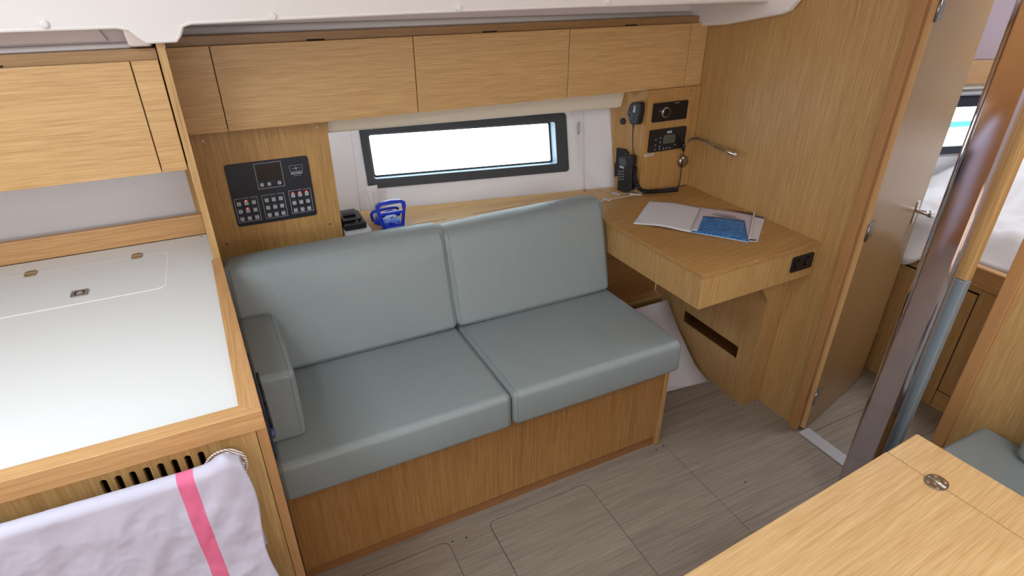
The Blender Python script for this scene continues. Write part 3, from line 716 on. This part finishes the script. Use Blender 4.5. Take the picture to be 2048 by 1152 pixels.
for k in range(n_ + 1):
    s_l = Ls[-1] * k / n_; i = min(max(bisect.bisect_right(Ls, s_l) - 1, 0), len(path) - 2)
    f = (s_l - Ls[i]) / max(1e-9, Ls[i + 1] - Ls[i]); p = path[i].lerp(path[i + 1], f); tt = (path[i + 1] - path[i]).normalized()
    up = (up - tt * up.dot(tt)).normalized(); a = 2 * math.pi * turns * k / n_
    hel.append(p + (up * math.cos(a) + tt.cross(up) * math.sin(a)) * .0072)
tube('coiled_cable', hel, .0024, BLACK, cb_, seg=6)
tail = [path[-1], at(*z4(905, 830), 1, 1.868), at(*z4(918, 720), 1, 1.866), at(*z4(928, 640), 1, 1.862), at(*z4(932, 560), 1, 1.868), at(*z4(900, 470), 1, 1.872), at(*z4(850, 430), 1, 1.874)]
tube('plain_cable', smoothpath(tail), .0022, BLACK, cb_, seg=8)
tube('plug', [at(*z4(933, 590), 1, 1.862), at(*z4(933, 575), 1, 1.862), at(*z4(936, 530), 1, 1.862), at(*z4(936, 515), 1, 1.864)], [.003, .0065, .0075, .005], BLACK, cb_)
# chart lamp
P = at(*z4(925, 668), 1, FP)
lm = thing('reading_lamp', 'slim chrome gooseneck reading lamp arching from the corner cabinet', 'lamp', tuple(P))
lathe('base', [(.027, 0), (.027, .006), (.021, .014), (.009, .017)], P, -Y, STEEL, lm, seg=32, smooth=True)
neck = [P - Y * .012, at(*z4(928, 640), 1, 1.858), at(*z4(934, 580), 0, 1.757), at(*z4(955, 530), 0, 1.757), at(*z4(990, 492), 0, 1.757), at(*z4(1040, 478), 0, 1.757), at(*z4(1110, 500), 0, 1.757), at(*z4(1200, 548), 0, 1.757)]
tube('gooseneck', smoothpath(neck), .0058, CHROME, lm, seg=12)
a, b = at(*z4(1195, 545), 0, 1.757), at(*z4(1365, 614), 0, 1.757)
tube('lamp_head', [a, a.lerp(b, .04), a.lerp(b, .96), b], [.0068, .0092, .0096, .0088], CHROME, lm, seg=18)
tube('lens', [b, b + (b - a).normalized() * .002], .0065, mat('clear_lens', rgb(205, 205, 205), .1), lm, seg=14)

# ------------------------------------------------------------------ chart table
ct = thing('chart_table', 'oak chart table filling the corner beside the sofa', 'table', (1.5, 1.5, .63))
TZ = .76
plate('lid', [[(1.246, 1.186), (1.7885, 1.200), (1.7885, 1.8785), (1.2215, 1.8785)]], .014, (0, 0, TZ - .014), X, Y, Z, W_DESK, ct, bevel=.002)
hexa('side_apron', [(1.252, 1.190, .632), (1.268, 1.190, .632), (1.246, 1.872, .632), (1.230, 1.872, .632), (1.252, 1.190, .7455), (1.268, 1.190, .7455), (1.246, 1.872, .7455), (1.230, 1.872, .7455)], W_Z, ct, bevel=.001)
hexa('front_apron', [(1.2685, 1.1905, .632), (1.786, 1.204, .632), (1.786, 1.220, .632), (1.2685, 1.206, .632), (1.2685, 1.1905, .7455), (1.786, 1.204, .7455), (1.786, 1.220, .7455), (1.2685, 1.206, .7455)], W_Z, ct, bevel=.001)
box('table_bottom', 1.262, 1.786, 1.222, 1.87, .640, .650, W_X, ct)
# thin seam where the lid is let into the table
tube('lid_seam', [(1.60, 1.2005, .7602), (1.60, 1.1995, .7602)], .0008, DARK, ct, seg=5)
prism('bracket', [(1.62, 1.284, .632), (1.699, 1.284, .632), (1.699, 1.284, .50)], (0, .014, 0), W_Z, ct)
ps = thing('power_socket', 'black double power socket on the front edge of the chart table', 'socket', (1.715, 1.20, .697))
TU = Vector((.5175, .0135, 0)).normalized(); TN = TU.cross(Z)
TO = Vector((1.2685, 1.1905, 0))
def tp(x, z): return ((x - 1.2685) / TU.x, z)
plate('cover', [rr(tp(1.664, 0)[0], .669, tp(1.768, 0)[0], .727, .005)], .007, TO, TU, Z, TN, BLACK, ps, bevel=.0015)
for sx in (1.690, 1.742):
    lathe('socket_cap', [(.019, 0), (.019, .003), (.016, .005)], TO + TU * tp(sx, 0)[0] + Z * .698 + TN * .007, TN, BLACKG, ps, seg=28)

# open folder with brochures
z5 = lambda x, y: (1160 + x / 2.4, 380 + y / 2.4)
def dz(x, y, z=.763): p = at(*z5(x, y), 2, z); return p
fo = thing('document_folder', 'open white folder with a blue water-patterned pocket on the chart table', 'folder', tuple(dz(560, 150, .7605)))
def sheet(name, q, z0, lift, m, parent, n=14, th=.0008, edge=None):
    """quad q (4 xy-points: a b c d) as a gently curved sheet; lift(s,t) adds height"""
    bm = bmesh.new(); g = []
    for i in range(n + 1):
        row = []
        for j in range(n + 1):
            s, t = i / n, j / n
            p = (q[0] * (1 - s) + q[1] * s) * (1 - t) + (q[3] * (1 - s) + q[2] * s) * t
            row.append(bm.verts.new((p.x, p.y, z0 + lift(s, t))))
        g.append(row)
    for i in range(n):
        for j in range(n): bm.faces.new((g[i][j], g[i + 1][j], g[i + 1][j + 1], g[i][j + 1]))
    o = bmobj(name, bm, m, parent, smooth=True); md = o.modifiers.new('thick', 'SOLIDIFY'); md.thickness = th; md.offset = 1
    return o
A, B, Cc, D = dz(255, 160), dz(335, 50), dz(582, 86), dz(530, 206)
sheet('left_cover', [A, D, Cc, B], .7612, lambda s, t: .006 * math.sin(math.pi * s) ** 2 + .004 * s, PAPER, fo)
E_, F_ = dz(835, 116), dz(808, 250)
sheet('right_cover', [D, F_, E_, Cc], .7614, lambda s, t: .0035 * (1 - s), PAPER, fo)
sheet('right_sheets', [D.lerp(Cc, .05), F_.lerp(E_, .05) * 1, E_, Cc], .7622, lambda s, t: .0045 * (1 - s) + .001, mat('lilac_paper', rgb(206, 198, 212), .6), fo)
WAT = bpy.data.materials.new('blue_water_print'); WAT.use_nodes = True; nt = WAT.node_tree; b = nt.nodes['Principled BSDF']; b.inputs['Roughness'].default_value = .35
tc = nt.nodes.new('ShaderNodeTexCoord'); mp = nt.nodes.new('ShaderNodeMapping'); mp.inputs['Rotation'].default_value = (0, 0, math.radians(52)); mp.inputs['Scale'].default_value = (60, 260, 60)
no = nt.nodes.new('ShaderNodeTexNoise'); no.inputs['Scale'].default_value = 1; no.inputs['Detail'].default_value = 5; no.inputs['Distortion'].default_value = 1.2
rp_ = nt.nodes.new('ShaderNodeValToRGB'); rp_.color_ramp.elements[0].position = .38; rp_.color_ramp.elements[0].color = rgb(10, 60, 140); rp_.color_ramp.elements[1].position = .66; rp_.color_ramp.elements[1].color = rgb(90, 195, 235)
e = rp_.color_ramp.elements.new(.52); e.color = rgb(16, 118, 205)
nt.links.new(tc.outputs['Object'], mp.inputs[0]); nt.links.new(mp.outputs[0], no.inputs[0]); nt.links.new(no.outputs['Fac'], rp_.inputs[0]); nt.links.new(rp_.outputs[0], b.inputs['Base Color'])
sheet('pocket', [dz(534, 207), dz(808, 251), dz(790, 150), dz(572, 128)], .7668, lambda s, t: .002 * math.sin(math.pi * s) - .0015 * s, WAT, fo)
sheet('loose_sheets', [dz(812, 246), dz(853, 248), dz(889, 130), dz(838, 122)], .7614, lambda s, t: .0008, PAPER, fo)
sheet('flap', [dz(806, 246), dz(818, 240), dz(840, 108), dz(833, 112)], .766, lambda s, t: .004, PAPER, fo)
def bar(q, z, m, nm='printed_line'): 
    bm = bmesh.new(); vs = [bm.verts.new((p.x, p.y, z)) for p in q]; bm.faces.new(vs); o = bmobj(nm, bm, m, fo); md = o.modifiers.new('t', 'SOLIDIFY'); md.thickness = .0002; return o
bar([dz(690, 97), dz(828, 119), dz(826, 127), dz(760, 112)], .7696, mat('dark_print', rgb(60, 46, 60), .5), 'printed_banner')
bar([dz(838, 124), dz(884, 132), dz(882, 138), dz(840, 130)], .7634, mat('dark_print', rgb(60, 46, 60), .5), 'printed_banner')
bar([dz(815, 236), dz(850, 239), dz(848, 245), dz(814, 243)], .7634, mat('dark_print', rgb(60, 46, 60), .5), 'printed_banner')
for k, (a0, a1, yy) in enumerate(((640, 745, 118), (632, 748, 124), (660, 770, 131))):
    bar([dz(a0, yy), dz(a1, yy + 14), dz(a1 - .5, yy + 15.6), dz(a0 - .5, yy + 1.6)], .7692, INK)

# ------------------------------------------------------------------ under the chart table
lk = thing('low_locker', 'shallow oak locker with a long finger slot on the bulkhead below the chart table', 'locker', (1.745, 1.6, 0))
plate('face_panel', [rect(1.284, .0, 1.90, .60), rr(1.366, .184, 1.693, .243, .007)], .006, (1.70, 0, 0), Y, Z, X, W_Z, lk)
box('return_panel', 1.7065, 1.7885, 1.284, 1.300, 0, .6395, W_Z, lk, bevel=.001)
bm = bmesh.new()
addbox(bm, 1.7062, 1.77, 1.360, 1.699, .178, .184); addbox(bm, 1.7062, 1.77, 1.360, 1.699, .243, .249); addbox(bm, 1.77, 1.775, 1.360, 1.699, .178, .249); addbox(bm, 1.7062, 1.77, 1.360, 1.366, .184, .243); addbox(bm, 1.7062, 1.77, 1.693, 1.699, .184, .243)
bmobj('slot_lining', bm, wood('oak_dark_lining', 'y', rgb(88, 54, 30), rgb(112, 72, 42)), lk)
lb = thing('rear_locker', 'low oak locker against the hull under the chart table', 'locker', (1.45, 1.9, 0))
box('top', 1.244, 1.698, 1.848, 1.92, .236, .246, W_X, lb, bevel=.001)
box('face_panel', 1.244, 1.698, 1.852, 1.866, 0, .2355, W_Z, lb)
box('back_panel', 1.244, 1.698, 1.905, 1.920, .2465, .6395, wood('oak_back', 'x', rgb(140, 100, 58), rgb(170, 128, 80)), lb)
# big curved sheet of white card leaning there
bm = bmesh.new(); pr = [(1.470, .004), (1.495, .0045), (1.56, .028), (1.60, .056), (1.65, .098), (1.69, .130), (1.74, .178), (1.78, .221), (1.800, .244)]
pr = [(p.x, p.y) for p in smoothpath([(a, b, 0) for a, b in pr], 4)]
g = [[bm.verts.new((x + (.012 * (y - 1.47)), y + .045 * (1.69 - x) / .4 * (1 - min(1, (z) / .24)), z)) for x in (1.26, 1.37, 1.48, 1.59, 1.688)] for y, z in pr]
for i in range(len(g) - 1):
    for j in range(4): bm.faces.new((g[i][j], g[i][j + 1], g[i + 1][j + 1], g[i + 1][j]))
o = bmobj('card_sheet', bm, mat('white_card', rgb(238, 240, 252), .5), smooth=True); md = o.modifiers.new('t', 'SOLIDIFY'); md.thickness = .003; md.offset = 1
tag(o, 'large white sheet of card leaning on the floor behind the sofa end', 'card')

# ------------------------------------------------------------------ floor hatches, seams, screws
def fhatch(x0, y0, x1, y1, label):
    t = thing('floor_hatch', label, 'floor hatch', ((x0 + x1) / 2, (y0 + y1) / 2, 0), 'floor hatches')
    plate('panel', [rr(x0 + .0012, y0 + .0012, x1 - .0012, y1 - .0012, .022, 7)], .0012, (0, 0, .0), X, Y, Z, W_FLOOR, t)
    plate('seam', [rr(x0 - .0008, y0 - .0008, x1 + .0008, y1 + .0008, .023, 7), rr(x0 + .0012, y0 + .0012, x1 - .0012, y1 - .0012, .022, 7)], .0010, (0, 0, 0), X, Y, Z, mat('floor_gap', rgb(74, 62, 54), .8), t)
fhatch(.510, .55, .890, 1.214, 'rounded floor hatch in front of the sofa, the one nearer the dining table')
fhatch(-.10, .55, .366, 1.205, 'rounded floor hatch in front of the sofa, beside the galley')
for (x0, x1, y0, y1) in ((1.258, 1.259, .45, 1.262), (1.2596, 1.70, 1.40, 1.4008), (1.832, 2.38, 1.045, 1.0464), (1.25, 1.77, .845, .846), (1.83, 2.40, .84, .8414)):
    box('board_seam', x0, x1, y0, y1, 0, .0005, mat('floor_gap', rgb(74, 62, 54), .8), floor)
for q in ((905, 1083), (933, 1075), (1318, 880), (1326, 892), (1313, 900), (1467, 811), (1509, 811), (1490, 964)):
    p = at(*q, 2, 0); lathe('screw', [(.003, 0), (.0028, .0006)], p, Z, DARK, floor, seg=10)

# ------------------------------------------------------------------ door leaf and hardware
D0 = Vector((1.801, 1.064, 0)); DU = Vector((2.291 - 1.801, 1.183 - 1.064, 0)); DL = DU.length; DU.normalize(); DN = DU.cross(Z)
dr = thing('door_1', 'x', 'door', tuple(D0)); del dr['label']; del dr['category']; dr['kind'] = 'structure'
plate('door_leaf', [rect(.004, .012, DL, 1.84)], .022, D0, DU, Z, -DN, W_DOOR, dr, bevel=.002)
plate('edge_banding', [rect(.0, .012, .0036, 1.84)], .022, D0, DU, Z, -DN, wood('pale_oak_edge', 'z', rgb(206, 160, 104), rgb(226, 184, 130), contrast=.6), dr, label='pale oak edge of the door')
for hz in (1.50, .848, .165):
    hn = D0 + Z * hz
    h = plate('hinge', [rr(.002, -.030, .052, .030, .003)], .002, hn, DU, Z, DN, STEEL, dr, z0=.0003)
    tube('hinge_barrel', [hn + DN * .005 - Z * .03 - DU * .003, hn + DN * .005 + Z * .03 - DU * .003], .0042, STEEL, h, seg=12)
    for zz in (-.018, .018): lathe('screw', [(.003, 0), (.0025, .0008)], hn + DU * .036 + Z * zz + DN * .0023, DN, CHROME, h, seg=10)
hp_ = D0 + DU * .455 + Z * .80
h = plate('door_handle', [rr(-.013, -.040, .013, .050, .012)], .003, hp_, DU, Z, DN, CHROME, dr, z0=.0003, bevel=.001)
tube('lever', smoothpath([hp_ + DN * .003 + Z * .012, hp_ + DN * .034 + Z * .010, hp_ + DN * .045 + DU * .010 + Z * .002, hp_ + DN * .045 + DU * .05 - Z * .012, hp_ + DN * .030 + DU * .062 + Z * .0]), .0085, CHROME, h, seg=12)

# ------------------------------------------------------------------ forward cabin
ca_ = math.radians(16); FO = Vector((1.8, 1.8, 0)); FU = Vector((math.cos(ca_), -math.sin(ca_), 0)); FNn = FU.cross(Z)   # faces the cabin
def fu(x): return (x - 1.8) / math.cos(ca_)
struct(plate('wall_cabin_port', [rect(.02, 0, 2.3, 1.95), rr(fu(2.62), .890, fu(3.12), 1.078, .012)], .03, FO, FU, Z, -FNn, LINER))
struct(plate('wall_cabin_upper', [rect(.02, 1.264, 2.3, 1.95)], .004, FO, FU, Z, FNn, mat('mauve_grey_fabric', rgb(176, 160, 170), .85), z0=.0005))
w2 = thing('window_2', 'x', 'window', tuple(FO + FU * fu(2.85) + Z * .98)); del w2['label']; del w2['category']; w2['kind'] = 'structure'
plate('window_frame', [rr(fu(2.58), .862, fu(3.16), 1.118, .014), rr(fu(2.625), .897, fu(3.115), 1.070, .010)], .010, FO, FU, Z, FNn, mat('navy_black_frame', rgb(40, 44, 56), .5), w2, bevel=.002)
plate('pane', [rr(fu(2.62), .892, fu(3.12), 1.076, .010)], .004, FO, FU, Z, -FNn, GLASS, w2, z0=.02)
o = plate('wall_shelf', [rect(.05, 1.172, 2.2, 1.262)], .05, FO, FU, Z, FNn, wood('oak_cabin_shelf', -ca_, rgb(172, 132, 92), rgb(200, 160, 118)), z0=.0005, bevel=.002); tag(o, 'horizontal oak shelf front above the cabin window', 'shelf')
o = thing('cabin_blind', 'pale grey roller blind cassette above the cabin window', 'blind', tuple(FO + FU * fu(2.9) + Z * 1.14))
plate('cassette', [rect(fu(2.56), 1.149, fu(3.2), 1.1715)], .035, FO, FU, Z, FNn, CREAM, o, z0=.0005, bevel=.004)
plate('bottom_rail', [rect(fu(2.56), 1.120, fu(3.2), 1.146)], .022, FO, FU, Z, FNn, mat('light_grey_rail', rgb(198, 198, 202), .5), o, z0=.0005, bevel=.004)
for yy in (1.126, 1.138): plate('rib', [rect(fu(2.56), yy - .0012, fu(3.2), yy + .0012)], .0235, FO, FU, Z, FNn, GREYP, o, z0=.0005)
P = onpl(1873, 307, FO, FNn)
o = tube('cord_hook', smoothpath([P + FNn * .001, P + FNn * .008 + FU * .004, P + FNn * .010 - Z * .008 + FU * .004, P + FNn * .006 - Z * .010 - FU * .004, P + FNn * .006 - Z * .002 - FU * .005]), .0016, CHROME, seg=8)
tag(o, 'tiny metal cord hook on the wall under the cabin window', 'hook')
# moored boat seen through the glass
mb = thing('moored_boat', 'pale hull of a neighbouring boat with a teal stripe beyond the cabin window', 'boat', (6.6, 3.3, -.9))
def hull_pts(z0, z1, bulge):
    pts = []
    for k in range(13):
        t_ = k / 12; pts.append((4.9 + 3.5 * t_, 3.55 - .7 * t_ - bulge * .5 * math.sin(math.pi * t_)))
    return pts
for nm, z0, z1, bl_, m_ in (('hull', -.9, .62, .35, mat('pale_hull', rgb(240, 242, 244), .3)), ('stripe', .29, .34, .365, mat('teal_stripe', rgb(20, 112, 108), .4))):
    a = hull_pts(z0, z1, bl_); plate(nm, [a + [(p[0] + .4, p[1] + 1.2) for p in a[::-1]]], z1 - z0, (0, 0, z0), X, Y, Z, m_, mb)
# berth
be = thing('berth', 'oak berth base with a raised rail in the forward cabin', 'bed', (3.0, .9, 0))
plate('front_panel', [rect(.942, .0, 1.46, .525)], .016, (2.402, 0, 0), Y, Z, X, W_Z, be)
box('rail', 2.385, 2.42, -.2, 1.01, .557, .636, W_EDGEY, be, bevel=.006, seg=3)
box('door', 2.402, 2.418, .35, .938, .085, .550, W_Z, be, bevel=.001, label='berth locker door')
box('kickboard', 2.404, 2.42, .35, .940, 0, .080, W_Y, be)
box('frame_panel', 2.406, 2.42, -.2, 1.45, .0, .525, DARK, be)
box('platform', 2.42, 3.96, -.2, 1.45, .50, .55, W_Y, be)
box('mattress', 2.425, 3.9, -.18, 1.12, .55, .585, DUVET, be, bevel=.02, seg=3)
st = thing('cabin_step', 'small oak step on the floor beside the berth', 'step', (2.36, 1.32, 0))
box('riser', 2.315, 2.40, 1.235, 1.46, 0, .195, W_EDGE, st); box('tread', 2.305, 2.40, 1.225, 1.46, .195, .212, W_Y, st, bevel=.003)
def sst(a, b, x): t_ = min(1, max(0, (x - a) / (b - a))); return t_ * t_ * (3 - 2 * t_)
bm = bmesh.new(); nx, ny = 90, 90; g = []
for i in range(nx + 1):
    row = []
    for j in range(ny + 1):
        y = .0 + (1.40 - .0) * j / ny
        ov = .06 * sst(.99, 1.06, y)
        x = (2.44 - ov * 1.1) + (3.80 - 2.40) * i / nx
        ylim = 1.8 - .2867 * (x - 1.8) - .03; yy = min(y * (ylim / 1.40 if x > 2.3 else 1), ylim)
        h = .645 + .15 * sst(2.75, 3.15, x) * sst(.2, 1.3, yy) + .03 * sst(2.42, 2.5, x) + .03 * sst(.2, .9, yy)
        h += .022 * noise.noise(Vector((x * 5, yy * 6, 2))) + .012 * noise.noise(Vector((x * 13 + yy * 5, yy * 15, 5))) + .006 * abs(noise.noise(Vector((x * 30, yy * 20, 8))))
        rg = 1 - 2 * abs(noise.noise(Vector((x * 4 + yy * 3, yy * 9 - x * 2, 11)))); h += .022 * rg + .012 * (1 - 2 * abs(noise.noise(Vector((x * 12 - yy * 4, yy * 17, 3)))))
        h = max(h, .612)
        if i < 6: h = h * (i / 6) + (.62 - ov * 1.4) * (1 - i / 6); 
        row.append(bm.verts.new((x, yy, h)))
    g.append(row)
for i in range(nx):
    for j in range(ny): bm.faces.new((g[i][j], g[i + 1][j], g[i + 1][j + 1], g[i][j + 1]))
o = bmobj('duvet', bm, DUVET, smooth=True); md = o.modifiers.new('t', 'SOLIDIFY'); md.thickness = .012; md.offset = -1
tag(o, 'crumpled white duvet spread over the berth in the forward cabin', 'duvet')
o = box('care_label', 2.383, 2.385, 1.135, 1.16, .572, .586, PAPER); 
o.parent = bpy.data.objects['duvet']; o.name = 'care_label'

# ------------------------------------------------------------------ compression post
po = thing('compression_post', 'polished metal mast post rising beside the doorway', 'post', (1.605, .735, 0))
pn = Vector((-.9825, -.1865, 0)).normalized(); pu = pn.cross(Z)
plate('tube', [rr(-.0435, -.030, .0435, .030, .017, 10)], 1.948, Vector((1.605, .735, .001)) - pn * 0, pu, pn, Z, POLE, po)
box('batten', 1.646, 1.672, .682, .752, .886, 1.949, W_Z, po, bevel=.002, label='upright oak batten behind the post')
box('padded_strip', 1.646, 1.672, .680, .752, .001, .885, mat('blue_grey_vinyl', rgb(128, 140, 148), .5), po, bevel=.004, label='blue-grey padded strip below the batten')

# ------------------------------------------------------------------ dining table
dt = thing('dining_table', 'light oak dining table with a folding leaf in the near corner', 'table', (.7, 0, 0))
c0 = Vector((1.2035, .4735, 0)); ta = math.radians(3.6); TX = Vector((-math.cos(ta), -math.sin(ta), 0)); TY = Vector((math.sin(ta), -math.cos(ta), 0)).normalized()
TY = Vector((.062, -.998, 0))
def tpt(a, b): p = c0 + TX * a + TY * b; return (p.x, p.y)
plate('end_leaf', [[tpt(0, 0), tpt(.1075, 0), tpt(.1075, .80), tpt(0, .80)]], .022, (0, 0, .698), X, Y, Z, W_TABLE, dt, bevel=.004, seg=3)
plate('main_top', [[tpt(.1088, 0), tpt(1.15, 0), tpt(1.15, .80), tpt(.1088, .80)]], .022, (0, 0, .698), X, Y, Z, wood('oak_table_main', math.radians(4), rgb(190, 152, 102), rgb(221, 188, 140), rough=.3, wide=18, along=2.4, seed=4), dt, bevel=.002, seg=3)
hc = Vector((*tpt(.108, .098), .7203))
hg = plate('hinge', [[(a * .024, b * .020) for a, b in [(math.cos(t_) * (1 if abs(math.cos(t_)) < .9 else .95), math.sin(t_)) for t_ in [2 * math.pi * q / 20 for q in range(20)]]]], .0025, hc, TX, TY, Z, STEEL, dt, bevel=.0006)
for a, b in ((-.014, -.009), (-.014, .009), (.014, -.009), (.014, .009), (-.006, 0), (.006, 0)):
    lathe('screw', [(.0035, 0), (.003, .001)], hc + TX * a + TY * b + Z * .0025, Z, CHROME, hg, seg=12)
tube('hinge_pin', [hc + TY * -.017 + Z * .003, hc + TY * .017 + Z * .003], .002, CHROME, hg, seg=10)
box('pedestal', .55, .75, -.05, .15, .02, .698, W_Z, dt, bevel=.01); box('foot', .45, .85, -.12, .2, .0005, .02, STEEL, dt, bevel=.004)

# starboard settee
se = thing('settee_bench', 'oak bench box of the settee behind the dining table', 'settee bench', (1.3, 0, 0))
box('bench_box', .97, 1.778, -.35, .545, .001, .345, W_Z, se)
P = [(.30, -.35, .347), (1.786, -.35, .347), (1.786, .556, .347), (.30, .556, .347), (.30, -.35, .452), (1.786, -.35, .452), (1.786, .556, .452), (.30, .556, .452)]
# keep clear of the table pedestal: the cushion ends before it
P = [(max(p[0], .95), p[1], p[2]) for p in P]
cushion('settee_seat_cushion', P, .02, .003, 'blue-grey leather settee seat cushion behind the dining table', None)
P = [(1.70, -.34, .456), (1.784, -.34, .456), (1.784, .445, .456), (1.70, .445, .456), (1.715, -.34, .86), (1.784, -.34, .86), (1.784, .435, .86), (1.715, .435, .86)]
cushion('settee_back_cushion', P, .022, .004, 'leather settee back cushion against the bulkhead at the right edge', None)
